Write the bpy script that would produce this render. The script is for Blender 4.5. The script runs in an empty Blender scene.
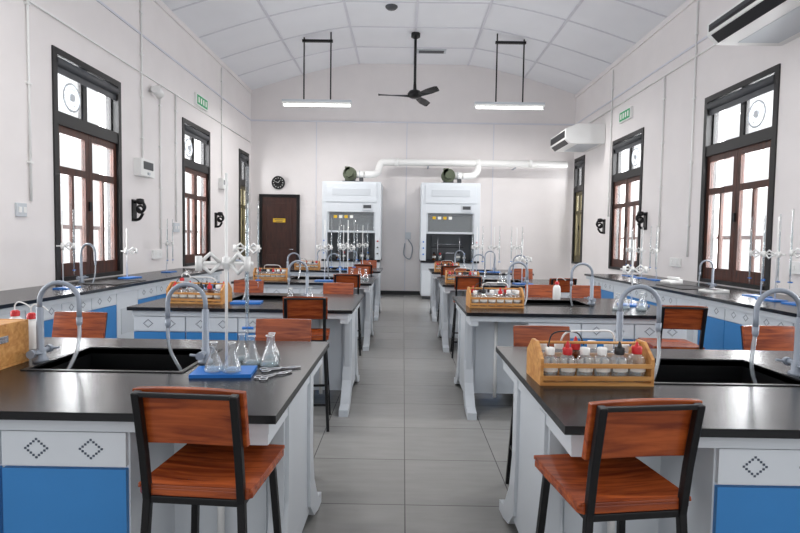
import bpy, math, random
from mathutils import Vector, Matrix
random.seed(3)
sc=bpy.context.scene
try:
    sc.view_settings.view_transform='Standard'
    sc.view_settings.look='None'
except Exception: pass

# ---------------- materials ----------------
def lin(c):
    return tuple(((v/255)/12.92 if v/255<=0.04045 else ((v/255+0.055)/1.055)**2.4) for v in c)+(1,)
def mat(name,rgb,rough=.5,metal=0,noise=0,nscale=8,bump=0,spec=.5,emit=0):
    m=bpy.data.materials.new(name); m.use_nodes=True
    nt=m.node_tree; b=nt.nodes['Principled BSDF']
    c=lin(rgb); b.inputs['Base Color'].default_value=c
    b.inputs['Roughness'].default_value=rough; b.inputs['Metallic'].default_value=metal
    b.inputs['Specular IOR Level'].default_value=spec
    if emit:
        b.inputs['Emission Color'].default_value=c; b.inputs['Emission Strength'].default_value=emit
    if noise or bump:
        tc=nt.nodes.new('ShaderNodeTexCoord'); n=nt.nodes.new('ShaderNodeTexNoise')
        n.inputs['Scale'].default_value=nscale; n.inputs['Detail'].default_value=4
        nt.links.new(tc.outputs['Object'],n.inputs['Vector'])
        if noise:
            r=nt.nodes.new('ShaderNodeValToRGB')
            r.color_ramp.elements[0].position=.3; r.color_ramp.elements[1].position=.7
            r.color_ramp.elements[0].color=tuple(v*(1-noise) for v in c[:3])+(1,)
            r.color_ramp.elements[1].color=tuple(min(1,v*(1+noise*.5)) for v in c[:3])+(1,)
            nt.links.new(n.outputs['Fac'],r.inputs['Fac']); nt.links.new(r.outputs['Color'],b.inputs['Base Color'])
        if bump:
            bp=nt.nodes.new('ShaderNodeBump'); bp.inputs['Strength'].default_value=bump; bp.inputs['Distance'].default_value=.01
            nt.links.new(n.outputs['Fac'],bp.inputs['Height']); nt.links.new(bp.outputs['Normal'],b.inputs['Normal'])
    return m
def wood(name,c1,c2,rough=.35,scale=(3,30,30)):
    m=bpy.data.materials.new(name); m.use_nodes=True
    nt=m.node_tree; b=nt.nodes['Principled BSDF']; b.inputs['Roughness'].default_value=rough
    tc=nt.nodes.new('ShaderNodeTexCoord'); mp=nt.nodes.new('ShaderNodeMapping'); mp.inputs['Scale'].default_value=scale
    oi=nt.nodes.new('ShaderNodeObjectInfo'); ad=nt.nodes.new('ShaderNodeVectorMath'); ad.operation='ADD'
    sc_=nt.nodes.new('ShaderNodeVectorMath'); sc_.operation='SCALE'; sc_.inputs['Scale'].default_value=13
    nt.links.new(oi.outputs['Random'],sc_.inputs[0])
    nt.links.new(tc.outputs['Object'],ad.inputs[0]); nt.links.new(sc_.outputs[0],ad.inputs[1])
    n=nt.nodes.new('ShaderNodeTexNoise'); n.inputs['Scale'].default_value=1.5; n.inputs['Detail'].default_value=5
    n.inputs['Distortion'].default_value=.6
    nt.links.new(ad.outputs[0],mp.inputs['Vector']); nt.links.new(mp.outputs['Vector'],n.inputs['Vector'])
    r=nt.nodes.new('ShaderNodeValToRGB'); r.color_ramp.elements[0].position=.32; r.color_ramp.elements[1].position=.68
    r.color_ramp.elements[0].color=lin(c1); r.color_ramp.elements[1].color=lin(c2)
    nt.links.new(n.outputs['Fac'],r.inputs['Fac']); nt.links.new(r.outputs['Color'],b.inputs['Base Color'])
    return m
def glass(name,tint=(1,1,1),gl=.25,body=(235,240,242),bodyf=.10):
    m=bpy.data.materials.new(name); m.use_nodes=True; nt=m.node_tree; nt.nodes.clear()
    o=nt.nodes.new('ShaderNodeOutputMaterial'); t=nt.nodes.new('ShaderNodeBsdfTransparent'); t.inputs[0].default_value=tint+(1,)
    g=nt.nodes.new('ShaderNodeBsdfGlossy'); g.inputs['Roughness'].default_value=.05
    d=nt.nodes.new('ShaderNodeBsdfDiffuse'); d.inputs[0].default_value=lin(body)
    lw=nt.nodes.new('ShaderNodeLayerWeight'); lw.inputs[0].default_value=gl
    m0=nt.nodes.new('ShaderNodeMixShader'); m0.inputs[0].default_value=bodyf
    m1=nt.nodes.new('ShaderNodeMixShader')
    nt.links.new(t.outputs[0],m0.inputs[1]); nt.links.new(d.outputs[0],m0.inputs[2])
    nt.links.new(lw.outputs['Facing'],m1.inputs[0]); nt.links.new(m0.outputs[0],m1.inputs[1]); nt.links.new(g.outputs[0],m1.inputs[2])
    nt.links.new(m1.outputs[0],o.inputs[0]); return m

M_wall=mat('wall_paint',(233,228,227),.7,noise=.03,nscale=2,bump=.05)
M_ceil=mat('ceiling_paint',(236,237,241),.8,noise=.02,nscale=2)
M_batten=mat('batten_white',(216,216,223),.6)
M_black=mat('bench_top_black',(22,23,26),.24,noise=.15,nscale=40,spec=.42)
M_sink=mat('sink_black',(10,11,13),.35)
M_white=mat('cabinet_white',(214,219,224),.45,noise=.02,nscale=5)
M_lgrey=mat('frame_light_grey',(200,205,210),.4)
M_blue=mat('cabinet_blue',(56,130,194),.4,noise=.04,nscale=4)
M_dot=mat('dot_dark',(70,80,95),.5)
M_bmetal=mat('black_metal',(18,18,20),.35,metal=.3)
M_wood=wood('stool_wood',(112,44,18),(172,84,38),.25)
M_woodv=wood('rack_wood',(182,120,58),(214,160,94),.45)
M_wdark=wood('window_wood',(44,22,16),(84,44,30),.45,(20,20,3))
M_frame=mat('window_frame_black',(28,27,28),.5)
M_door=wood('door_wood',(46,23,17),(66,34,25),.4,(12,12,2))
M_plastic=mat('white_plastic',(236,236,234),.4)
M_grey=mat('faucet_grey',(146,154,166),.35,metal=.1)
M_steel=mat('steel',(190,192,196),.25,metal=.9)
M_hose=glass('hose_clear',(.93,.95,.97),.5,(225,232,238),.45)
M_glass=glass('lab_glass',(.97,.985,.99),.3,(240,245,248),.12)
M_pane=glass('window_pane',(1,1,1),.03,(255,255,255),.08)
M_sblue=mat('stand_blue',(30,112,196),.3)
M_red=mat('cap_red',(196,30,36),.4)
M_capk=mat('cap_black',(25,25,28),.4)
M_label=mat('label_white',(240,240,236),.6)
M_amber=glass('amber_glass',(.55,.28,.1),.3,(120,60,20),.2)
M_liq=glass('liquid',(.88,.94,.96),.15,(205,222,228),.25)
M_yellow=mat('sign_yellow',(222,180,40),.5)
M_green=mat('exit_green',(40,140,90),.5,emit=.3)
M_olive=mat('motor_olive',(84,92,72),.5)
M_oliveD=mat('door_olive',(92,84,56),.5)
M_tube=mat('fluorescent_tube',(255,255,255),.4,emit=3.5)
M_dgrey=mat('dark_grey',(70,72,76),.5)
M_hoodin=mat('hood_interior',(120,124,128),.6)
M_base=mat('baseboard_black',(40,40,42),.5)

# floor
M_floor=bpy.data.materials.new('floor_tiles'); M_floor.use_nodes=True
nt=M_floor.node_tree; b=nt.nodes['Principled BSDF']
tc=nt.nodes.new('ShaderNodeTexCoord'); mp=nt.nodes.new('ShaderNodeMapping'); mp.inputs['Location'].default_value=(-.03,.15,0)
br=nt.nodes.new('ShaderNodeTexBrick'); br.offset=0; br.inputs['Scale'].default_value=1
br.inputs['Brick Width'].default_value=.6; br.inputs['Row Height'].default_value=.6
br.inputs['Mortar Size'].default_value=.0035; br.inputs['Mortar Smooth'].default_value=.3
br.inputs['Color1'].default_value=lin((154,153,150)); br.inputs['Color2'].default_value=lin((147,146,143)); br.inputs['Mortar'].default_value=lin((90,89,87))
nt.links.new(tc.outputs['Object'],mp.inputs['Vector']); nt.links.new(mp.outputs['Vector'],br.inputs['Vector'])
ns=nt.nodes.new('ShaderNodeTexNoise'); ns.inputs['Scale'].default_value=4; ns.inputs['Detail'].default_value=6
mp2=nt.nodes.new('ShaderNodeMapping'); mp2.inputs['Scale'].default_value=(1,5,1)
nt.links.new(tc.outputs['Object'],mp2.inputs['Vector']); nt.links.new(mp2.outputs['Vector'],ns.inputs['Vector'])
mx=nt.nodes.new('ShaderNodeMix'); mx.data_type='RGBA'; mx.blend_type='MULTIPLY'; mx.inputs[0].default_value=.25
nt.links.new(br.outputs['Color'],mx.inputs[6]); nt.links.new(ns.outputs['Fac'],mx.inputs[7])
nt.links.new(mx.outputs[2],b.inputs['Base Color']); b.inputs['Roughness'].default_value=.26

# ---------------- mesh builder ----------------
class MB:
    def __init__(s): s.v=[];s.f=[];s.m=[];s.sm=[];s.mats=[]
    def mi(s,m):
        if m not in s.mats: s.mats.append(m)
        return s.mats.index(m)
    def add(s,vs,fs,m,smooth=False):
        o=len(s.v); s.v+= [tuple(v) for v in vs]; k=s.mi(m)
        for f in fs: s.f.append([i+o for i in f]); s.m.append(k); s.sm.append(smooth)
    def box(s,x0,x1,y0,y1,z0,z1,m):
        if x0>x1:x0,x1=x1,x0
        if y0>y1:y0,y1=y1,y0
        vs=[(x0,y0,z0),(x1,y0,z0),(x1,y1,z0),(x0,y1,z0),(x0,y0,z1),(x1,y0,z1),(x1,y1,z1),(x0,y1,z1)]
        s.add(vs,[(0,3,2,1),(4,5,6,7),(0,1,5,4),(1,2,6,5),(2,3,7,6),(3,0,4,7)],m)
    def prism(s,poly,axis,a,b_,m):
        def P(p,t):
            return {'x':(t,p[0],p[1]),'y':(p[0],t,p[1]),'z':(p[0],p[1],t)}[axis]
        n=len(poly); vs=[P(p,a) for p in poly]+[P(p,b_) for p in poly]
        fs=[tuple(range(n)),tuple(range(2*n-1,n-1,-1))]+[(i,i+n,(i+1)%n+n,(i+1)%n) for i in range(n)]
        s.add(vs,fs,m)
    def _frame(s,d):
        d=d.normalized(); up=Vector((0,0,1)) if abs(d.z)<.95 else Vector((0,1,0))
        a=d.cross(up).normalized(); return a,a.cross(d).normalized()
    def tube(s,pts,r,m,n=8,cap=True,sq=False):
        pts=[Vector(p) for p in pts]; rs=r if isinstance(r,(list,tuple)) else [r]*len(pts)
        if sq: n=4
        vs=[];fs=[]; pa=None
        for i,p in enumerate(pts):
            d=(pts[min(i+1,len(pts)-1)]-pts[max(i-1,0)])
            d.normalize()
            if pa is None: a,b2=s._frame(d)
            else:
                a=(pa-d*pa.dot(d))
                a=a.normalized() if a.length>1e-4 else s._frame(d)[0]
                b2=a.cross(d).normalized()
            pa=a
            for k in range(n):
                t=2*math.pi*(k+(.5 if sq else 0))/n
                rr=rs[i]*(1.414 if sq else 1)
                vs.append(p+a*math.cos(t)*rr+b2*math.sin(t)*rr)
        for i in range(len(pts)-1):
            for k in range(n):
                fs.append((i*n+k,i*n+(k+1)%n,(i+1)*n+(k+1)%n,(i+1)*n+k))
        s.add(vs,fs,m,not sq)
        if cap:
            o=len(s.v)-len(vs); k0=s.mi(m)
            s.f.append([o+i for i in range(n)][::-1]);s.m.append(k0);s.sm.append(False)
            s.f.append([o+(len(pts)-1)*n+i for i in range(n)]);s.m.append(k0);s.sm.append(False)
    def beam(s,p0,p1,w,m): s.tube([p0,p1],w/2,m,sq=True)
    def lathe(s,c,prof,m,n=14):
        vs=[];fs=[]
        for r,z in prof:
            for k in range(n):
                t=2*math.pi*k/n; vs.append((c[0]+r*math.cos(t),c[1]+r*math.sin(t),c[2]+z))
        for i in range(len(prof)-1):
            for k in range(n): fs.append((i*n+k,i*n+(k+1)%n,(i+1)*n+(k+1)%n,(i+1)*n+k))
        s.add(vs,fs,m,True)
    def torus(s,c,R,r,ax,m,n=24,k=6):
        pts=[]
        for i in range(n+1):
            t=2*math.pi*i/n; a,b2=R*math.cos(t),R*math.sin(t)
            pts.append({'x':(c[0],c[1]+a,c[2]+b2),'y':(c[0]+a,c[1],c[2]+b2),'z':(c[0]+a,c[1]+b2,c[2])}[ax])
        s.tube(pts,r,m,n=k,cap=False)
    def mesh(s,name):
        me=bpy.data.meshes.new(name); me.from_pydata(s.v,[],s.f)
        for m in s.mats: me.materials.append(m)
        me.polygons.foreach_set('material_index',s.m); me.polygons.foreach_set('use_smooth',s.sm)
        me.validate(); me.update(); return me
def put(me,name,loc=(0,0,0),rz=0,scale=(1,1,1),bevel=0):
    if isinstance(me,MB): me=me.mesh(name)
    o=bpy.data.objects.new(name,me); sc.collection.objects.link(o)
    o.location=loc; o.rotation_euler=(0,0,rz); o.scale=scale
    if bevel:
        md=o.modifiers.new('bevel','BEVEL'); md.width=bevel; md.segments=2; md.limit_method='ANGLE'; md.angle_limit=math.radians(50)
    return o
def arc(c,R,a0,a1,n,plane='xz'):
    out=[]
    for i in range(n+1):
        t=math.radians(a0+(a1-a0)*i/n); u,w=R*math.cos(t),R*math.sin(t)
        out.append((c[0]+u,c[1],c[2]+w) if plane=='xz' else (c[0],c[1]+u,c[2]+w))
    return out
def smooth(p,n=6):
    P=[Vector(q) for q in p]; P=[P[0]]+P+[P[-1]]; out=[]
    for i in range(1,len(P)-2):
        for k in range(n):
            t=k/n; a,b_,c,d=P[i-1:i+3]
            out.append(.5*((2*b_)+(-a+c)*t+(2*a-5*b_+4*c-d)*t*t+(-a+3*b_-3*c+d)*t**3))
    out.append(P[-1]); return out

# ---------------- room shell ----------------
XL,XR,YB,YF=-4.0,4.4,14.0,-2.5
ZE,ZP=5.25,5.97
PX0,PX1=-1.2,1.6
T=.3
m=MB(); m.box(XL-T,XR+T,YF,YB+T,-.1,0,M_floor); put(m,'floor')
WL=[(1.6,3.1),(6.1,7.55),(9.65,11.0),(12.95,13.75)]
WR=[(1.8,3.3),(6.4,7.95),(9.95,11.4),(13.15,13.9)]
ZS,ZT=.90,3.58
def sidewall(name,xa,xb,W):
    m=MB()
    m.box(xa,xb,YF,YB,0,ZS,M_wall)
    m.box(xa,xb,YF,YB,ZT,ZE+.02,M_wall)
    prev=YF
    for a,b_ in W:
        m.box(xa,xb,prev,a,ZS,ZT,M_wall); prev=b_
    m.box(xa,xb,prev,YB,ZS,ZT,M_wall)
    put(m,name)
sidewall('wall_left',XL-T,XL,WL); sidewall('wall_right',XR,XR+T,WR)
def zc(x):
    if PX0<=x<=PX1: return ZP
    t=(x-XL)/(PX0-XL) if x<PX0 else (XR-x)/(XR-PX1)
    if t<0: return ZE+t*.6
    return ZE+(ZP-ZE)*(.5*t+.5*math.sin(t*math.pi/2))
PX=[XL-T]+[XL+(PX0-XL)*i/7 for i in range(8)]+[PX1+(XR-PX1)*i/7 for i in range(8)]+[XR+T]
m=MB(); m.prism([(XL-T,0),(XR+T,0)]+[(x,zc(x)+.02) for x in PX[::-1]],'y',YB,YB+T,M_wall); put(m,'wall_back')
m=MB(); vs=[];fs=[];n=len(PX)
for y in (YF,YB+T):
    for x in PX: vs.append((x,y,zc(x)))
    for x in PX: vs.append((x,y,zc(x)+.2))
for i in range(n-1):
    fs+=[(i,i+1,2*n+i+1,2*n+i),(n+i,3*n+i,3*n+i+1,n+i+1),(i,n+i,n+i+1,i+1),(2*n+i,2*n+i+1,3*n+i+1,3*n+i)]
fs+=[(0,2*n,3*n,n),(n-1,2*n-1,4*n-1,3*n-1)]
m.add(vs,fs,M_ceil,False); put(m,'ceiling')
m=MB()
for x in (-2.65,PX0,.2,PX1,3.05):
    m.box(x-.022,x+.022,YF,YB,zc(x)-.022,zc(x)+.0,M_batten)
y=YB-1.2
while y>YF:
    for xa,xb in zip(PX[1:-1],PX[2:-1]):
        za,zb=zc(xa),zc(xb)
        m.prism([(xa,za-.012),(xb,zb-.012),(xb,zb+.005),(xa,za+.005)],'y',y-.016,y+.016,M_batten)
    y-=1.2
put(m,'trim_1')
m=MB()
for x0,x1 in ((XL,XL+.03),(XR-.03,XR)): m.box(x0,x1,YF,YB,ZE-.1,ZE+.0,M_wall)
put(m,'trim_2')
m=MB()
m.box(XL,XR,YB-.025,YB,4.46,4.50,M_batten)
m.box(XL,XL+.02,YF,YB,4.46,4.49,M_batten); m.box(XR-.02,XR,YF,YB,4.46,4.49,M_batten)
for x in (-2.3,.05,2.3): m.box(x-.012,x+.012,YB-.012,YB,.1,4.46,M_batten)
put(m,'trim_3')
m=MB(); m.box(XL,XR,YB-.02,YB,0,.1,M_base); put(m,'baseboard_back')
m=MB(); m.box(XL,XL+.02,YF,YB-.02,0,.1,M_base); put(m,'baseboard_left')
m=MB(); m.box(XR-.02,XR,YF,YB-.02,0,.1,M_base); put(m,'baseboard_right')

# ---------------- windows ----------------
wn=0
def window(side,y0,y1,MW,ti):
    global wn; wn+=1
    s=1 if side=='L' else -1; xw=XL if side=='L' else XR
    X=lambda d: xw-s*d
    m=MB(); W=y1-y0; fr=.075
    def bx(da,db,a,b_,c,d,mt): m.box(X(da),X(db),a,b_,c,d,mt)
    bx(-.02,.16,y0,y0+fr,ZS,ZT,M_frame); bx(-.02,.16,y1-fr,y1,ZS,ZT,M_frame)
    bx(-.02,.16,y0+fr,y1-fr,ZT-fr,ZT,M_frame); bx(-.03,.16,y0+fr,y1-fr,ZS,ZS+.05,M_frame)
    bx(-.01,.16,y0+fr,y1-fr,2.72,2.87,M_frame)
    m.tube([(X(.02),y0+fr,ZT-.14),(X(.02),y1-fr,ZT-.14)],.055,M_dgrey,n=12)
    bx(.015,.02,y0+fr,y1-fr,ZT-.27,ZT-.14,M_dgrey)
    ym=(y0+y1)/2
    bx(.06,.12,ym-.035,ym+.035,2.87,ZT-fr,M_frame)
    for (a,b_) in ((y0+fr,ym-.035),(ym+.035,y1-fr)):
        bx(.07,.11,a,a+.03,2.87,ZT-fr,M_frame); bx(.07,.11,b_-.03,b_,2.87,ZT-fr,M_frame)
    bx(.085,.09,y0+fr,y1-fr,2.87,ZT-fr,M_pane)
    if W>1:
        cy=y0+W*.29; zc0=3.10
        m.torus((X(.04),cy,zc0),.16,.014,'x',M_lgrey)
        m.torus((X(.03),cy,zc0),.10,.005,'x',M_lgrey)
        for k in range(6):
            t=math.pi*k/6
            m.tube([(X(.04),cy-.15*math.cos(t),zc0-.15*math.sin(t)),(X(.04),cy+.15*math.cos(t),zc0+.15*math.sin(t))],.004,M_lgrey,n=5)
        m.tube([(X(.02),cy,zc0),(X(.08),cy,zc0)],.045,M_lgrey,n=12)
        for q in range(4):
            t=math.radians(20+90*q)
            m.prism([(cy+.04*math.cos(t),zc0+.04*math.sin(t)),(cy+.14*math.cos(t-.25),zc0+.14*math.sin(t-.25)),(cy+.14*math.cos(t+.35),zc0+.14*math.sin(t+.35))],'x',X(.065),X(.07),M_plastic)
    for a,b_ in ((y0+fr,ym-.004),(ym+.004,y1-fr)):
        st=.075
        z0,z1=ZS+.05,2.72
        bx(.02,.07,a,a+st,z0,z1,MW); bx(.02,.07,b_-st,b_,z0,z1,MW)
        for za,zb in ((z0,z0+.16),(z1-.09,z1),(2.16,2.25)):
            bx(.02,.07,a+st,b_-st,za,zb,MW)
        mid=(a+b_)/2
        bx(.025,.065,mid-.022,mid+.022,z0+.16,2.16,MW)
        bx(.045,.05,a+st,b_-st,z0+.16,z1-.09,M_pane)
    bx(.0,.02,ym-.02,ym+.02,1.75,1.87,M_bmetal)
    bx(.24,.27,y0,y1,1.52,1.57,MW)
    for k in range(7):
        yy=y0+W*(k+.5)/7; bx(.245,.265,yy-.012,yy+.012,ZS,1.52,MW)
    put(m,'window_%d'%wn)
    L=bpy.data.lights.new('window_daylight','AREA'); L.shape='RECTANGLE'; L.energy=150*W; L.color=(.97,.985,1)
    o=bpy.data.objects.new('window_daylight_%d'%wn,L); sc.collection.objects.link(o)
    o.location=(xw-s*.45,(y0+y1)/2,(ZS+ZT)/2); o.rotation_euler=(0,-s*math.pi/2,0)
    L.size,L.size_y=ZT-ZS,W
for k,(a,b_) in enumerate(WL): window('L',a,b_,M_oliveD if k==3 else M_wdark,k)
for k,(a,b_) in enumerate(WR): window('R',a,b_,M_oliveD if k==3 else M_wdark,k)

# door
m=MB(); x0,x1=-3.78,-2.72
m.box(x0,x0+.08,YB-.05,YB,0,2.58,M_bmetal); m.box(x1-.08,x1,YB-.05,YB,0,2.58,M_bmetal); m.box(x0+.08,x1-.08,YB-.05,YB,2.5,2.58,M_bmetal)
m.box(x0+.08,x1-.08,YB-.035,YB,0,2.5,M_door)
for z0,z1 in ((.2,1.0),(1.2,2.35)):
    m.box(x0+.2,x1-.2,YB-.045,YB-.035,z0,z1,M_door)
m.tube([(x1-.16,YB-.08,1.15),(x1-.26,YB-.08,1.15)],.012,M_steel)
m.tube([(x1-.16,YB-.035,1.15),(x1-.16,YB-.08,1.15)],.012,M_steel)
put(m,'door_1',bevel=.005)
m=MB(); m.box(-.16,.16,-.012,0,-.05,.05,M_yellow); m.box(-.12,.12,-.015,-.012,.008,.025,M_dgrey); m.box(-.09,.09,-.015,-.012,-.03,-.015,M_dgrey); put(m,'door_sign',(-3.25,YB-.045,1.9))
m=MB(); m.tube([(0,0,0),(0,-.05,0)],.17,M_bmetal,n=28); m.torus((0,-.05,0),.16,.015,'y',M_bmetal)
for k in range(12):
    t=math.pi*k/6; m.box(.12*math.sin(t)-.008,.12*math.sin(t)+.008,-.054,-.05,.12*math.cos(t)-.012,.12*math.cos(t)+.012,M_label)
m.tube([(0,-.056,0),(.05,-.056,.06)],.006,M_label); m.tube([(0,-.056,0),(-.09,-.056,.03)],.004,M_label)
put(m,'wall_clock',(-3.28,YB,2.88))

# ---------------- benches ----------------
ZB=.88
def diamond(m,cx,cz,y,ny,axis='y',sc_=.036):
    pts=[]
    for (a,b_) in (((0,1),(1,0)),((1,0),(0,-1)),((0,-1),(-1,0)),((-1,0),(0,1))):
        for k in range(4):
            t=k/4; pts.append((a[0]*(1-t)+b_[0]*t,a[1]*(1-t)+b_[1]*t))
    for p in pts:
        u=cx+p[0]*sc_; z=cz+p[1]*sc_*.85; h=.0034
        if axis=='y': m.box(u-h,u+h,y,y+ny*.002,z-h,z+h,M_dot)
        else: m.box(y,y+ny*.002,u-h,u+h,z-h,z+h,M_dot)
def bench(ax,s,y0,name='lab_bench'):
    L=1.8; D=1.24; m=MB(); y1=y0+D; yc=(y0+y1)/2
    X=lambda u: ax+s*u
    su0,su1,sy0,sy1=.53,1.17,y0+.53,y0+.98
    def b(u0,u1,a,c,z0,z1,mt): m.box(X(u0),X(u1),a,c,z0,z1,mt)
    z0=ZB-.028
    b(0,su0,y0,y1,z0,ZB,M_black); b(su1,L,y0,y1,z0,ZB,M_black)
    b(su0,su1,y0,sy0,z0,ZB,M_black); b(su0,su1,sy1,y1,z0,ZB,M_black)
    zb=ZB-.28
    b(su0-.01,su1+.01,sy0-.01,sy1+.01,zb-.02,zb,M_sink)
    b(su0-.012,su0,sy0,sy1,zb,ZB-.004,M_sink); b(su1,su1+.012,sy0,sy1,zb,ZB-.004,M_sink)
    b(su0,su1,sy0-.012,sy0,zb,ZB-.004,M_sink); b(su0,su1,sy1,sy1+.012,zb,ZB-.004,M_sink)
    for e in ((su0-.02,su0,sy0-.02,sy1+.02),(su1,su1+.02,sy0-.02,sy1+.02),(su0,su1,sy0-.02,sy0),(su0,su1,sy1,sy1+.02)):
        b(e[0],e[1],e[2],e[3],ZB,ZB+.004,M_sink)
    m.tube([(X((su0+su1)/2),(sy0+sy1)/2,zb),(X((su0+su1)/2),(sy0+sy1)/2,zb+.008)],.03,M_steel,n=14)
    i=.03
    b(i,L-i,y0+i,y0+i+.03,z0-.045,z0,M_lgrey); b(i,L-i,y1-i-.03,y1-i,z0-.045,z0,M_lgrey)
    b(i,i+.04,y0+i+.03,y1-i-.03,z0-.045,z0,M_lgrey); b(L-i-.03,L-i,y0+i+.03,y1-i-.03,z0-.045,z0,M_lgrey)
    cu=.50
    b(cu,L-i,y0+.06,sy0-.03,.09,z0-.045,M_white); b(cu,L-i,sy1+.03,y1-.06,.09,z0-.045,M_white)
    b(cu,L-i,sy0-.03,sy1+.03,.09,.55,M_white)
    b(cu,cu+.01,sy0-.03,sy1+.03,.55,z0-.045,M_white); b(L-i-.01,L-i,sy0-.03,sy1+.03,.55,z0-.045,M_white)
    b(cu+.03,L-.05,y0+.1,y1-.1,0,.09,M_dgrey)
    n=3; w=(L-i-cu)/n
    for yy,sg in ((y0+.06,-1),(y1-.06,1)):
        for k in range(n):
            a=cu+k*w+.006; c=cu+(k+1)*w-.006
            ya,yb=sorted((yy,yy+sg*.018))
            m.box(X(a),X(c),ya,yb,.685,.80,M_white)
            m.box(X(a),X(c),ya,yb,.10,.675,M_blue)
            for q in (.28,.72): diamond(m,X(a+(c-a)*q),.744,yy+sg*.018,sg)
    b(L-i,L-i+.01,y0+.08,y1-.08,.1,z0-.05,M_white)
    b(.09,cu,yc-.22,yc+.22,.12,z0-.045,M_white)
    for sg in (-1,1):
        ys=yc+sg*.22
        m.box(X(.13),X(cu-.04),*sorted((ys,ys+sg*.008)),.2,z0-.09,M_white)
    b(.045,.09,yc-.30,yc+.30,.10,z0-.045,M_lgrey)
    b(.035,.10,y0+.04,y1-.04,z0-.085,z0-.045,M_lgrey)
    for sg in (-1,1):
        ye=y0+.05 if sg<0 else y1-.05
        yi=yc+sg*.30
        up=[(yi-sg*.02,z0-.05),(yi-sg*.02,.42),(yi+sg*.03,.24),(yi+sg*.10,.15),(ye-sg*.10,.075),(ye,.055)]
        lo=[(yi-sg*.1,z0-.05),(yi-sg*.1,.42),(yi-sg*.08,.15),(yi+sg*.03,.05),(ye-sg*.11,.012),(ye,0.0)]
        for k in range(5):
            m.prism([up[k],up[k+1],lo[k+1],lo[k]],'x',X(.03),X(.105),M_lgrey)
        m.tube([(X(.067),ye-sg*.04,0),(X(.067),ye-sg*.04,.02)],.03,M_capk,n=10)
    m.tube([(X(.3),yc-.26,.1),(X(.3),yc-.26,z0-.05)],.015,M_plastic)
    return put(m,name)
ROWSL=[1.68,4.22,6.8,9.4]; ROWSR=[1.63,4.2,6.8,9.4]
AL,AR=-.40,.51
for y in ROWSL: bench(AL,-1,y)
for y in ROWSR: bench(AR,1,y)

def sidebench(xw,xf,y0,y1):
    m=MB(); s=1 if xf>xw else -1
    m.box(xw,xf,y0,y1,ZB-.032,ZB,M_black)
    m.box(xw,xf-s*.03,y0+.02,y1-.02,.79,ZB-.032,M_lgrey)
    m.box(xw,xf-s*.08,y0+.04,y1-.04,.09,.79,M_white)
    m.box(xw,xf-s*.12,y0+.06,y1-.06,0,.09,M_dgrey)
    y=y0+.05; k=0
    while y+.5<y1:
        a,c=y+.006,y+.484
        x0,x1=sorted((xf-s*.08,xf-s*.062))
        if k%4==3:
            m.box(x0,x1,a,c,.10,.80,M_white)
            m.box(xf-s*.062,xf-s*.055,a+.08,c-.08,.3,.6,M_lgrey)
        else:
            m.box(x0,x1,a,c,.665,.80,M_white); m.box(x0,x1,a,c,.10,.655,M_blue)
            for q in (.3,.7): diamond(m,a+(c-a)*q,.735,xf-s*.062,s,'x')
        y+=.49;k+=1
    put(m,'wall_bench')
XFL,XFR=-3.2,3.3
sidebench(XL+.005,XFL,.6,9.5); sidebench(XR-.005,XFR,.6,9.7)
def trough(x,y):
    m=MB()
    m.box(-.24,.24,-.34,-.30,0,.008,M_sink); m.box(-.24,.24,.30,.34,0,.008,M_sink)
    m.box(-.24,-.20,-.3,.3,0,.008,M_sink); m.box(.2,.24,-.3,.3,0,.008,M_sink)
    m.box(-.2,.2,-.3,.3,0,.003,M_capk)
    put(m,'bench_sink',(x,y,ZB))
trough(-3.50,6.4); trough(3.72,7.0)

# ---------------- stools ----------------
m=MB()
SZ=.72
N=8; vs=[];fs=[]
for i in range(N+1):
    for j in range(N+1):
        u=-1+2*i/N; v=-1+2*j/N
        x=u*.172; y=v*.168
        vs.append((x,y,SZ-.010*(1-u*u)*(1-v*v)))
for i in range(N):
    for j in range(N):
        a=i*(N+1)+j; fs.append((a,a+N+1,a+N+2,a+1))
m.add(vs,fs,M_wood,True)
m.prism([(-.172,-.155),(-.158,-.168),(.158,-.168),(.172,-.155),(.172,.155),(.158,.168),(-.158,.168),(-.172,.155)],'z',SZ-.034,SZ-.0105,M_wood)
for e in ((-.172,-.164,-.168,.168),(.164,.172,-.168,.168),(-.164,.164,-.168,-.160),(-.164,.164,.160,.168)):
    m.box(e[0],e[1],e[2],e[3],SZ-.012,SZ-.001,M_wood)
w=.023
zr=SZ-.045
for sx in (-1,1):
    m.beam((sx*.135,.135,zr),(sx*.175,.185,0),w,M_bmetal)
    m.tube([(sx*.175,-.20,0),(sx*.142,-.165,zr),(sx*.142,-.185,SZ+.1),(sx*.142,-.222,SZ+.29)],w/2,M_bmetal,sq=True)
    m.beam((sx*.14,-.16,zr),(sx*.135,.14,zr),.022,M_bmetal)
    m.beam((sx*.162,-.188,.25),(sx*.161,.167,.25),.018,M_bmetal)
m.beam((-.145,.135,zr),(.145,.135,zr),.022,M_bmetal); m.beam((-.145,-.16,zr),(.145,-.16,zr),.022,M_bmetal)
m.beam((-.162,.167,.25),(.162,.167,.25),.018,M_bmetal); m.beam((-.166,-.19,.20),(.166,-.19,.20),.018,M_bmetal)
m.beam((-.142,-.222,SZ+.283),(.142,-.222,SZ+.283),.014,M_bmetal)
n=8; vs=[];fs=[]
for i in range(n+1):
    u=-1+2*i/n; x=u*.164; c=.018*(u*u)
    for (yy,z) in ((-.176,SZ+.125),(-.207,SZ+.298-.004*u*u),(-.185,SZ+.298-.004*u*u),(-.154,SZ+.125)):
        vs.append((x,yy+.008-c*.4,z))
for i in range(n):
    for k in range(4):
        a=i*4+k; b_=i*4+(k+1)%4; fs.append((a,b_,b_+4,a+4))
fs.append((0,3,2,1)); fs.append((n*4,n*4+1,n*4+2,n*4+3))
m.add(vs,fs,M_wood)
stool=m.mesh('lab_stool')
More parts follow.
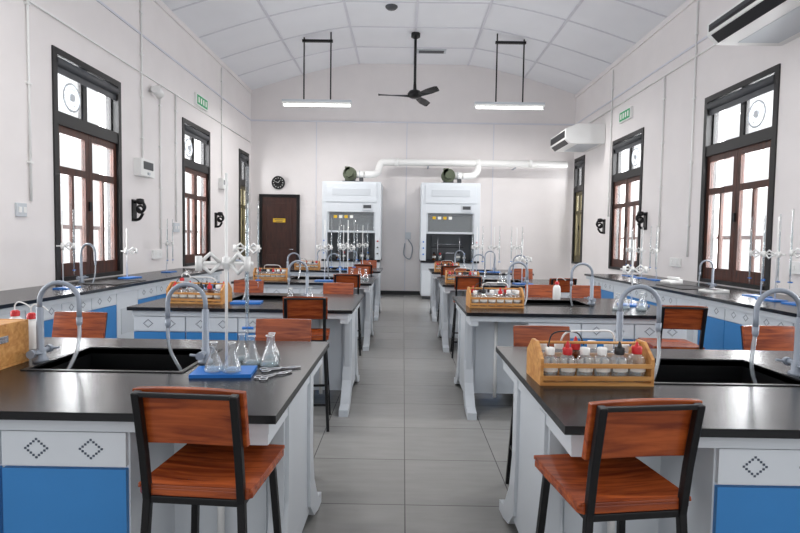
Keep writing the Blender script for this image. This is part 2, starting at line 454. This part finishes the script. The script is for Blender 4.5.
def st(x,y,deg=0,zs=1): put(stool,'lab_stool',(x,y,0),math.radians(deg),(1,1,zs),bevel=.003)
st(-.59,1.69,-4); st(.65,1.65,8)
st(-.74,4.12,6); st(1.98,3.92,-5)
st(-.70,6.75,3); st(.81,6.7,-3); st(-.70,9.35,4); st(.81,9.3,0); st(1.9,6.55,4)
st(-.70,2.97,182,.95); st(-2.03,3.13,178,.95); st(.82,2.93,180,.94); st(2.26,3.07,184,.94)
st(-.70,5.5,176,.96); st(1.52,5.68,182,.96); st(2.0,5.68,176,.96); st(-1.7,5.70,182,.96)
st(-.70,8.1,180); st(.82,8.1,180); st(1.9,8.3,180); st(-.70,10.7,180); st(.82,10.7,180)

# ---------------- faucets ----------------
m=MB()
m.lathe((0,0,0),[(0,0),(.032,0),(.032,.012),(.022,.02),(.022,.05),(.015,.06),(.015,.24),(.012,.245)],M_grey)
a=[(0,0,.24),(0,0,.27)]+arc((.085,0,.27),.085,180,0,12)[1:]+[(.17,0,.235),(.17,0,.20)]
m.tube(a,.0105,M_grey,n=10)
m.tube([(.17,0,.20),(.17,0,.17),(.17,0,.155)],[.013,.012,.006],M_grey,n=10)
for sy in (-1,1):
    m.tube([(0,0,.045),(0,sy*.055,.045)],.012,M_grey); m.tube([(0,sy*.055,.045),(0,sy*.075,.045)],.018,M_grey,n=10)
    m.tube([(0,sy*.066,.045),(.045,sy*.066,.05)],.006,M_grey,n=6)
hp=[(.17,0,.17),(.172,-.005,.12),(.168,-.02,.05),(.150,-.04,-.01),(.13,-.05,-.06),(.12,-.05,-.16)]
m.tube(smooth(hp),.0085,M_hose,n=8)
fau=m.mesh('lab_faucet')
for y in ROWSL:
    put(fau,'lab_faucet',(AL-.485,y+.70,ZB),math.radians(180)); put(fau,'lab_faucet',(AL-1.22,y+.68,ZB),math.radians(4))
for y in ROWSR:
    put(fau,'lab_faucet',(AR+.485,y+.80,ZB),math.radians(-6),(1,1,1.05)); put(fau,'lab_faucet',(AR+1.23,y+.70,ZB),math.radians(178),(1.1,1,1.05))
put(fau,'lab_faucet',(-3.82,6.3,ZB),0,(1,1,1.3)); put(fau,'lab_faucet',(4.06,7.0,ZB),math.pi)

# ---------------- glassware ----------------
def flask(m,x,y,z,s=1):
    m.lathe((x,y,z),[(0,0),(.036*s,0),(.040*s,.006*s),(.036*s,.03*s),(.014*s,.085*s),(.013*s,.12*s),(.017*s,.125*s)],M_glass,18)
    m.lathe((x,y,z+.002),[(0,0),(.034*s,0),(.037*s,.006*s),(.035*s,.020*s),(0,.020*s)],M_liq,18)
    m.torus((x,y,z+.125*s),.016*s,.0014*s,'z',M_plastic,18,5)
def bottle(m,x,y,z,cap,s=1,g=None):
    g=g or M_glass
    m.lathe((x,y,z),[(0,0),(.026*s,0),(.028*s,.005*s),(.028*s,.07*s),(.022*s,.082*s),(.012*s,.088*s),(.012*s,.10*s)],g,12)
    m.lathe((x,y,z+.002),[(0,0),(.025*s,0),(.025*s,.045*s),(0,.045*s)],M_liq,12)
    vs=[];n=6
    for k in range(n+1):
        t=math.pi*(1.15+.7*k/n)
        for zz in (.032*s,.058*s): vs.append((x+.0288*s*math.cos(t),y+.0288*s*math.sin(t),z+zz))
    m.add(vs,[(2*k,2*k+2,2*k+3,2*k+1) for k in range(n)],M_label,True)
    m.lathe((x,y,z+.088*s),[(.016*s,0),(.017*s,.02*s),(.015*s,.024*s),(0,.024*s)],cap,12)
def put_single(fn,name,loc,*a,**k):
    m=MB(); fn(m,0,0,0,*a,**k); return put(m,name,loc)
mfl=MB(); flask(mfl,0,0,0,1.15); ME_flask=mfl.mesh('erlenmeyer_flask')
def fl(x,y,s=1,z=ZB): put(ME_flask,'erlenmeyer_flask',(x,y,z),0,(s,s,s))
def rack_mesh(seed,hoses=False):
    rnd=random.Random(seed); m=MB(); W,D=.21,.10
    m.box(-W,W,-D,D,.0,.012,M_woodv)
    for sx in (-1,1):
        m.prism([(-D,.0),(D,.0),(D,.105),(.03,.16),(-.03,.16),(-D,.105)],'x',sx*W,sx*(W+.012),M_woodv)
    m.tube([(-W,0,.15),(W,0,.15)],.006,M_woodv,n=8)
    for y in (-D,D):
        sg=1 if y>0 else -1
        m.box(-W,W,y-.005*sg,y+.005*sg,.022,.038,M_woodv)
        m.box(-W,W,y-.005*sg,y+.005*sg,.070,.086,M_woodv)
    m.box(-W,W,-.005,.005,.018,.06,M_woodv)
    for j,y in enumerate((-.052,.052)):
        for i in range(6):
            x=-.172+i*.069
            t=rnd.random()
            cap=M_red if (i+j*3+seed)%4==1 else (M_capk if t<.4 else M_plastic)
            g=M_amber if rnd.random()<.15 else M_glass
            bottle(m,x,y,.013,cap,1.08+rnd.random()*.12,g)
            if cap is not M_plastic:
                m.tube([(x,y,.12),(x,y,.15),(x,y,.165)],[.008,.009,.003],cap,n=8)
    if hoses:
        m.tube(smooth([(-.1,.05,.13),(-.09,0,.19),(0,-.02,.20),(.1,.02,.19),(.13,.05,.12)]),.004,M_plastic,n=6)
        m.tube(smooth([(-.18,-.05,.13),(-.15,-.02,.19),(-.05,.0,.19),(0,.05,.13)]),.003,M_bmetal,n=6)
    return m.mesh('reagent_bottle_rack')
RK=[rack_mesh(i,True) for i in range(3)]
def rk(x,y,deg=0,i=0,s=1): put(RK[i],'reagent_bottle_rack',(x,y,ZB),math.radians(deg),(s,s,s))
rk(.775,2.20,2,0,1.03)
rk(-1.76,4.60,-4,1,1.1); rk(.80,4.62,2,2,1.05); rk(-1.78,7.2,2,2); rk(.80,7.2,0,1); rk(-1.75,9.75,0,0); rk(.8,9.75,0,1)
def burette_stand(butter=2,h=.82):
    m=MB()
    m.box(-.12,.12,-.075,.075,.0,.014,M_sblue)
    m.tube([(0,.04,.014),(0,.04,h)],.006,M_plastic)
    zz=h*.55
    m.tube([(-.11,.03,zz),(.11,.03,zz)],.008,M_plastic,n=6)
    m.tube([(0,.04,zz-.025),(0,.04,zz+.025)],.016,M_plastic,n=8)
    for sx in (-1,1):
        m.tube([(sx*.02,.03,zz),(sx*.055,.0,zz+.04),(sx*.095,-.005,zz)],.009,M_plastic,n=6)
        m.tube([(sx*.02,.03,zz),(sx*.055,.0,zz-.04),(sx*.095,-.005,zz)],.009,M_plastic,n=6)
        m.tube([(sx*.095,-.02,zz-.03),(sx*.095,-.02,zz+.03)],.014,M_plastic,n=8)
        if butter>0 and (sx>0 or butter>1):
            m.tube([(sx*.095,-.02,.19),(sx*.095,-.02,h+.02)],.0075,M_glass,n=10)
            m.tube([(sx*.095,-.02,.24),(sx*.095,-.02,h-.15)],.005,M_liq,n=8)
            m.tube([(sx*.095,-.02,.13),(sx*.095,-.02,.19)],[.003,.006],M_glass,n=8)
            m.tube([(sx*.095-.02,-.02,.19),(sx*.095+.025,-.02,.19)],.006,M_sblue,n=8)
            for k in range(16):
                z=.25+k*(h-.3)/16
                m.box(sx*.095-.006,sx*.095+.006,-.0285,-.0275,z,z+.002,M_dgrey)
    return m.mesh('burette_stand')
BS=[burette_stand(2),burette_stand(1,.82),burette_stand(0,.6)]
def bs(x,y,deg=0,i=0,s=1,z=ZB): put(BS[i],'burette_stand',(x,y,z),math.radians(deg),(s,s,s))
bs(-.74,2.20,6,1,1.02)
fl(-.775,2.175,.85,ZB+.014); fl(-.70,2.175,.85,ZB+.014); fl(-.67,2.36,.9); fl(-.585,2.34,.95); fl(-.74,2.44,.85); fl(-.61,2.48,.85)
bs(-1.35,4.6,5,1,1.05); fl(-.95,4.5); fl(-.8,4.6)
for x,y,i in ((-.75,7.15,0),(-1.05,7.1,1),(-.75,9.8,0),(-1.10,9.8,0),(1.35,9.75,0),(1.65,9.7,1),(2.1,9.9,0),(1.6,7.1,2),(2.1,4.85,2)):
    bs(x,y,random.uniform(-10,10),i)
for x,y in ((1.82,4.5),(1.92,4.6),(2.02,4.5),(2.1,4.65),(-.72,7.5),(-.62,7.6),(-.52,7.45),(1.3,7.1),(1.4,7.2),(-.6,9.6),(1.1,9.55)): fl(x,y)
bs(-3.55,5.6,90,1); bs(-3.65,7.1,80,2,1.1); bs(-3.7,8.4,90,0)
bs(3.82,5.12,-80,0,1.1); bs(3.80,5.50,-85,0,1.05); bs(3.9,5.87,-85,0,1.05); bs(3.9,8.3,-90,0); bs(3.85,8.7,-90,1); bs(3.9,9.2,-90,0)
def wash(m,x,y,z):
    m.lathe((x,y,z),[(0,0),(.036,0),(.038,.006),(.038,.11),(.030,.135),(.017,.145),(.017,.15)],M_plastic,16)
    m.lathe((x,y,z+.15),[(.021,0),(.021,.022),(.012,.03),(0,.03)],M_red,16)
    m.tube(smooth([(x,y,z+.175),(x,y,z+.205),(x+.02,y,z+.222),(x+.06,y,z+.21),(x+.085,y,z+.19)]),.0035,M_plastic,n=6)
put_single(wash,'wash_bottle',(-1.84,2.62,ZB)); put_single(wash,'wash_bottle',(-1.98,2.7,ZB)); put_single(wash,'wash_bottle',(-2.08,5.0,ZB)); put_single(wash,'wash_bottle',(1.52,5.25,ZB))
m=MB(); m.box(-.14,.14,-.16,.16,0,.012,M_woodv)
m.box(-.14,-.128,-.16,.16,.012,.19,M_woodv); m.box(.128,.14,-.16,.16,.012,.19,M_woodv); m.box(-.128,.128,-.16,-.148,.012,.19,M_woodv); m.box(-.128,.128,.148,.16,.012,.19,M_woodv)
m.box(-.128,.128,-.148,.148,.18,.188,M_woodv); m.box(.14,.146,-.03,.03,.11,.14,M_steel)
put(m,'wooden_case',(-1.81,2.20,ZB),0,bevel=.003)
def tongs():
    m=MB()
    for s in (-1,1):
        m.torus((-.07,s*.018,.006),.016,.003,'z',M_steel,16,6)
        m.tube(smooth([(-.055,s*.012,.006),(0,0,.006+.002*s),(.04,-s*.012,.006),(.085,-s*.002,.006)]),.0035,M_steel,n=6)
    m.tube([(0,0,.001),(0,0,.012)],.005,M_steel,n=8)
    return m.mesh('crucible_tongs')
TG=tongs()
put(TG,'crucible_tongs',(-.52,2.28,ZB),math.radians(25)); put(TG,'crucible_tongs',(-.52,2.17,ZB),math.radians(50))
m=MB(); m.prism([(-.1,0),(.1,0),(.1,.035),(-.1,.02)],'y',-.14,.14,M_plastic); m.box(-.06,.06,-.1,.1,.03,.034,M_dgrey)
put(m,'digital_balance',(3.72,6.38,ZB),.1,bevel=.004)
m=MB(); m.prism([(-.1,0),(.1,0),(.1,.06),(-.1,.03)],'y',-.12,.12,M_plastic); m.tube([(.03,-.13,.07),(.03,.13,.07)],.02,M_plastic)
put(m,'telephone',(3.9,7.75,ZB),.1,bevel=.006)

# ---------------- fume hoods ----------------
def hood(x0,x1,yf,name='fume_hood'):
    m=MB(); yb=YB-.03; W=x1-x0; H=2.83
    m.box(x0+.03,x1-.03,yf+.06,yb,.08,.90,M_white); m.box(x0+.06,x1-.06,yf+.1,yb,0,.08,M_dgrey)
    nd=2; w=(W-.08)/nd
    for k in range(nd):
        a=x0+.04+k*w
        m.box(a+.006,a+w-.006,yf+.04,yf+.06,.10,.70,M_white)
        m.box(a+.006,a+w-.006,yf+.04,yf+.06,.71,.88,M_lgrey)
        m.box(a+w*.5-.05,a+w*.5+.05,yf+.02,yf+.04,.62,.64,M_dgrey)
    m.box(x0,x1,yf,yb,.90,.95,M_black)
    m.box(x0,x0+.13,yf+.05,yb,.95,H,M_white); m.box(x1-.13,x1,yf+.05,yb,.95,H,M_white)
    m.box(x0+.13,x1-.13,yf+.85,yb,.95,H,M_hoodin)
    m.box(x0+.13,x1-.13,yf+.05,yf+.85,2.10,H,M_white)
    m.box(x0+.13,x1-.13,yf+.50,yf+.85,2.05,2.10,M_hoodin)
    for x in (x0+.13,x1-.13): m.box(x-.004,x+.004,yf+.1,yf+.85,.95,2.1,M_hoodin)
    m.box(x0+.10,x1-.10,yf+.03,yf+.05,2.34,H-.05,M_white)
    m.box(x0+.25,x1-.25,yf+.022,yf+.03,2.50,2.66,M_lgrey)
    m.box(x1-.45,x1-.2,yf+.028,yf+.05,2.14,2.30,M_lgrey); m.box(x1-.42,x1-.23,yf+.022,yf+.028,2.19,2.27,M_dgrey)
    m.box(x0+.13,x1-.13,yf+.08,yf+.11,1.60,1.65,M_lgrey); m.box(x0+.13,x0+.17,yf+.08,yf+.11,1.65,2.10,M_lgrey); m.box(x1-.17,x1-.13,yf+.08,yf+.11,1.65,2.10,M_lgrey)
    m.box(x0+.17,x1-.17,yf+.09,yf+.096,1.65,2.10,M_glass)
    m.box(x0+.3,x1-.3,yf+.80,yf+.82,1.05,1.95,M_hoodin)
    for z in (1.25,1.6): m.box(x0+.3,x1-.3,yf+.79,yf+.80,z,z+.03,M_dgrey)
    for k,mt in enumerate((M_yellow,M_label,M_yellow,M_label)): m.box(x0+.28+k*.13,x0+.36+k*.13,yf+.086,yf+.09,1.95,2.02,mt)
    for z in (1.1,1.25,1.4):
        m.tube([(x0+.065,yf+.05,z),(x0+.065,yf,z)],.02,M_sblue,n=8); m.tube([(x1-.065,yf+.05,z),(x1-.065,yf,z)],.02,M_red if z>1.3 else M_dgrey,n=8)
    bottle(m,x0+.35,yf+.4,.95,M_capk,1.8,M_amber); bottle(m,x0+.5,yf+.45,.95,M_red,1.6); bottle(m,x0+.95,yf+.4,.95,M_capk,2); bottle(m,x0+1.1,yf+.4,.95,M_sblue,1.6)
    m.box(x0+.62,x0+.85,yf+.35,yf+.55,.95,1.12,M_dgrey); m.box(x0+.64,x0+.83,yf+.36,yf+.54,1.12,1.14,M_steel)
    for xx in (x0+.45,x0+1.0): m.tube([(xx,yf+.6,.95),(xx,yf+.6,1.5)],.012,M_steel,n=6)
    m.tube([(x0+.35,yf+.6,1.35),(x0+1.1,yf+.6,1.35)],.012,M_steel,n=6)
    put(m,name,bevel=.006)
hood(-1.98,-.56,12.9); hood(.42,1.84,12.9)
def blower(x,y,z):
    m=MB()
    m.box(-.2,.2,-.17,.17,0,.04,M_dgrey)
    m.tube([(-.03,-.1,.22),(-.03,.1,.22)],.17,M_olive,n=20)
    m.box(-.15,-.03,-.1,.1,.22,.40,M_olive)
    m.tube([(-.03,-.24,.22),(-.03,-.1,.22)],.09,M_olive,n=14)
    m.box(-.15,.1,-.08,.08,.04,.16,M_dgrey)
    m.tube([(.12,0,.22),(.32,0,.22)],.085,M_plastic,n=14); m.tube([(.2,0,.22),(.22,0,.22)],.10,M_lgrey,n=14)
    m.box(.2,.3,-.05,.05,0,.14,M_dgrey)
    put(m,'duct_blower',(x,y,z))
zh=2.83
blower(-1.32,13.35,zh); blower(1.12,13.4,zh)
m=MB(); zd=3.40; yd=13.6
pts=smooth([(-1.0,13.35,3.05),(-.80,13.4,3.06),(-.68,13.5,3.12),(-.64,13.58,3.25),(-.58,yd,3.38),(-.4,yd,zd),(-.2,yd,zd)],6)+[(4.1,yd,zd)]
m.tube(pts,.085,M_plastic,n=16)
pts=smooth([(1.44,13.4,3.05),(1.62,13.45,3.06),(1.76,13.5,3.10),(1.84,13.55,3.2),(1.86,yd,3.33)],6)
m.tube(pts,.080,M_plastic,n=14)
for x in (-.2,1.86,3.2): m.tube([(x-.05,yd,zd),(x+.05,yd,zd)],.10,M_plastic,n=16)
for x in (.6,2.8): m.box(x-.02,x+.02,yd,YB-.03,zd-.11,zd-.09,M_grey)
put(m,'exhaust_duct')
m=MB(); m.box(-.07,.07,-.03,0,-.09,.09,M_lgrey); m.tube(smooth([(0,-.03,-.09),(.12,-.03,-.3),(.06,-.03,-.6),(-.1,-.03,-.5),(-.08,-.03,-.2)]),.012,M_grey); put(m,'wall_outlet',(.12,YB-.015,1.55))

# ---------------- ceiling fan, lamps ----------------
m=MB(); fx,fy=.20,11.9
m.tube([(0,0,ZP-.01),(0,0,4.75)],.03,M_bmetal,n=10); m.lathe((0,0,ZP-.14),[(.03,0),(.10,.04),(.10,.12)],M_bmetal)
m.lathe((0,0,4.55),[(0,0),(.08,.005),(.15,.04),(.16,.10),(.12,.16),(.04,.19),(.03,.35)],M_bmetal,20)
for k in range(3):
    t=math.radians(186+120*k); c,s_=math.cos(t),math.sin(t)
    prof=[(.12,.03),(.25,.05),(.5,.085),(.76,.07),(.80,.03)]
    vs=[]
    for r,hw in prof:
        for q,zz in ((-1,.03),(1,-.03)):
            vs.append((r*c-q*hw*s_,r*s_+q*hw*c,4.60+zz+.005)); vs.append((r*c-q*hw*s_,r*s_+q*hw*c,4.60+zz-.005))
    fs=[]
    for i in range(4):
        o=i*4; fs+=[(o,o+2,o+6,o+4),(o+1,o+5,o+7,o+3),(o,o+4,o+5,o+1),(o+2,o+3,o+7,o+6)]
    fs+=[(0,1,3,2),(16,18,19,17)]
    m.add(vs,fs,M_bmetal)
put(m,'ceiling_fan',(fx,fy,0))
def lamp(x,y):
    m=MB(); z=4.37
    for sx in (-.29,.29):
        m.tube([(sx,0,z+.06),(sx,0,zc(x+sx)-.005)],.016,M_bmetal,n=8)
    zt=min(zc(x-.29),zc(x+.29))-.05
    m.box(-.33,.33,-.03,.03,zt-.05,zt,M_bmetal)
    m.box(-.75,.75,-.09,.09,z+.02,z+.07,M_lgrey)
    m.prism([(-.09,z+.02),(.09,z+.02),(.05,z-.01),(-.05,z-.01)],'x',-.75,.75,M_plastic)
    m.tube([(-.72,0,z-.035),(.72,0,z-.035)],.024,M_tube,n=10)
    for sx in (-1,1): m.box(sx*.72,sx*.75,-.03,.03,z-.06,z-.01,M_plastic)
    put(m,'pendant_fluorescent_lamp',(x,y,0))
lamp(-1.92,11.75); lamp(2.25,11.75); lamp(-1.9,4.0); lamp(2.25,4.0)
m=MB(); m.lathe((0,0,0),[(0,-.06),(.09,-.05),(.12,-.02),(.12,0)],M_dgrey,16); put(m,'smoke_detector',(-.3,10.6,ZP))
m=MB(); m.box(-.35,.35,-.12,.12,-.03,0,M_lgrey); m.box(-.3,.3,-.09,.09,-.034,-.03,M_dgrey); put(m,'ceiling_vent',(.6,13.0,ZP))

# ---------------- AC units ----------------
def ac(y0,y1,z0,z1,name='air_conditioner'):
    m=MB(); xf=3.52; xb=XR-.01
    m.prism([(xf,z0+.10),(xf+.10,z0),(xb,z0),(xb,z1),(xf+.25,z1),(xf,z1-.12)],'y',y0,y1,M_plastic)
    m.prism([(xf-.012,z0+.13),(xf-.012,z1-.15),(xf,z1-.15),(xf,z0+.13)],'y',y0+.05,y1-.05,M_capk)
    for k in range(3):
        z=z0+.16+k*(z1-z0-.32)/3
        m.box(xf-.02,xf-.012,y0+.07,y1-.07,z,z+.012,M_dgrey)
    m.prism([(xf+.01,z0+.083),(xf+.09,z0+.003),(xf+.09,z0-.005),(xf+.0,z0+.083)],'y',y0+.08,y1-.08,M_capk)
    m.box(xf+.3,xb-.1,y0+.1,y1-.1,z0-.006,z0,M_lgrey)
    for y in (y0+.2,y1-.2): m.box(xb-.3,xb,y-.02,y+.02,z1,z1+.04,M_steel)
    put(m,name,bevel=.008)
ac(4.7,6.40,3.78,4.14); ac(11.85,13.05,3.62,4.05)

# ---------------- wall fixtures ----------------
def wallbox(name,side,y,z,w,h,d,mt,extra=None):
    m=MB(); s=1 if side=='L' else -1; xw=XL if side=='L' else XR
    x0,x1=sorted((0,s*d))
    m.box(x0,x1,-w/2,w/2,-h/2,h/2,mt)
    xe=s*d
    if extra=='switch':
        for q in (-.25,.25): m.box(xe,xe+s*.008,q*w-.02,q*w+.02,-.03,.03,M_plastic)
    if extra=='panel':
        m.box(xe,xe+s*.01,-w*.35,w*.35,-h*.1,h*.35,M_dgrey); m.box(xe,xe+s*.02,-.03,.03,-h*.4,-h*.25,M_lgrey)
    if extra=='exit':
        m.box(xe,xe+s*.004,-w*.44,w*.44,-h*.4,h*.4,M_green)
        for q in (-.3,-.1,.1,.3): m.box(xe+s*.004,xe+s*.006,q*w-.03,q*w+.03,-h*.24,h*.24,M_label)
    return put(m,name,(xw,y,z),bevel=.004)
wallbox('exit_sign','L',10.5,4.06,.6,.22,.05,M_plastic,'exit'); wallbox('exit_sign','R',10.75,3.98,.55,.22,.05,M_plastic,'exit')
wallbox('thermostat_box','L',8.12,2.47,.42,.26,.12,M_plastic,'panel')
wallbox('fan_speed_controller','L',11.7,2.6,.35,.22,.1,M_plastic,'panel')
wallbox('light_switch','L',9.35,1.6,.22,.16,.03,M_lgrey,'switch'); wallbox('light_switch','L',5.55,1.7,.14,.14,.03,M_lgrey,'switch')
wallbox('power_socket','L',8.6,1.15,.3,.14,.04,M_plastic,'switch'); wallbox('power_socket','R',8.6,1.15,.3,.14,.04,M_plastic,'switch'); wallbox('power_socket','R',5.9,1.2,.3,.14,.04,M_plastic,'switch')
def spot(side,y,z):
    m=MB(); s=1 if side=='L' else -1; xw=XL if side=='L' else XR
    m.tube([(0,0,0),(s*.05,0,0)],.05,M_plastic,n=14); m.tube([(s*.05,0,0),(s*.12,-.03,-.04)],.03,M_plastic,n=10)
    m.tube([(s*.12,-.12,-.02),(s*.12,.02,-.08)],.07,M_plastic,n=16)
    put(m,'security_camera',(xw,y,z))
spot('L',8.5,3.75)
def bracket(side,y,z):
    m=MB(); s=1 if side=='L' else -1; xw=XL if side=='L' else XR
    m.box(*sorted((0,s*.02)),-.06,.06,-.16,.16,M_bmetal)
    m.tube(smooth([(s*.02,0,.12),(s*.12,0,.13),(s*.17,0,.05),(s*.12,0,-.02),(s*.07,0,.03)]),.022,M_bmetal)
    m.tube(smooth([(s*.02,0,-.14),(s*.09,0,-.12),(s*.14,0,-.04)]),.022,M_bmetal)
    m.torus((s*.10,0,.02),.05,.018,'y',M_bmetal,16,6)
    m.lathe((s*.1,0,.12),[(.0,.06),(.05,.05),(.06,0),(.03,-.03)],M_bmetal)
    put(m,'iron_wall_bracket',(xw,y,z))
bracket('L',7.9,1.82); bracket('L',11.35,1.80); bracket('R',9.75,1.85); bracket('R',11.75,1.8)
def conduit(side):
    m=MB(); s=1 if side=='L' else -1; xw=XL if side=='L' else XR; x=xw+s*.02
    zz=3.90 if s>0 else 4.28
    m.tube([(x,0,zz),(x,13.9,zz)],.012,M_plastic,n=6)
    V=((5.7,1.8,5.1),(8.15,2.62,5.1),(9.35,1.7,3.89),(8.75,1.24,3.89),(11.7,2.72,5.1)) if s>0 else ((8.25,1.25,5.1),(9.2,1.3,4.27),(11.5,2.0,5.1))
    for y,za,zb in V:
        m.tube([(x,y,za),(x,y,zb)],.014,M_plastic,n=6)
        for k in range(4):
            z=za+(zb-za)*(k+.5)/4; m.box(*sorted((xw,x+s*.016)),y-.03,y+.03,z-.01,z+.01,M_plastic)
    put(m,'wall_conduit')
conduit('L'); conduit('R')

# ---------------- world, camera ----------------
w=bpy.data.worlds.new('sky'); sc.world=w; w.use_nodes=True
bg=w.node_tree.nodes['Background']; bg.inputs[0].default_value=(.95,.97,1,1); bg.inputs[1].default_value=1.2
def area(name,loc,rot,sx,sy,e,col=(1,1,1)):
    L=bpy.data.lights.new(name,'AREA'); L.shape='RECTANGLE'; L.size=sx; L.size_y=sy; L.energy=e; L.color=col
    o=bpy.data.objects.new(name,L); sc.collection.objects.link(o); o.location=loc; o.rotation_euler=rot; return o
for (x,y) in ((-1.92,4.0),(2.25,4.0),(-1.92,11.75),(2.25,11.75)):
    area('fluorescent_light',(x,y,4.29),(0,0,0),1.4,.06,55,(1,.99,.97))
cam=bpy.data.cameras.new('camera'); co=bpy.data.objects.new('camera',cam); sc.collection.objects.link(co); sc.camera=co
cam.sensor_width=36; cam.lens=24; cam.clip_start=.05
co.location=(0,0,1.45)
R=Matrix.Rotation(.0056,4,'Z')@Matrix.Rotation(math.pi/2-.0506,4,'X')@Matrix.Rotation(.015,4,'Z')
co.rotation_euler=R.to_euler()
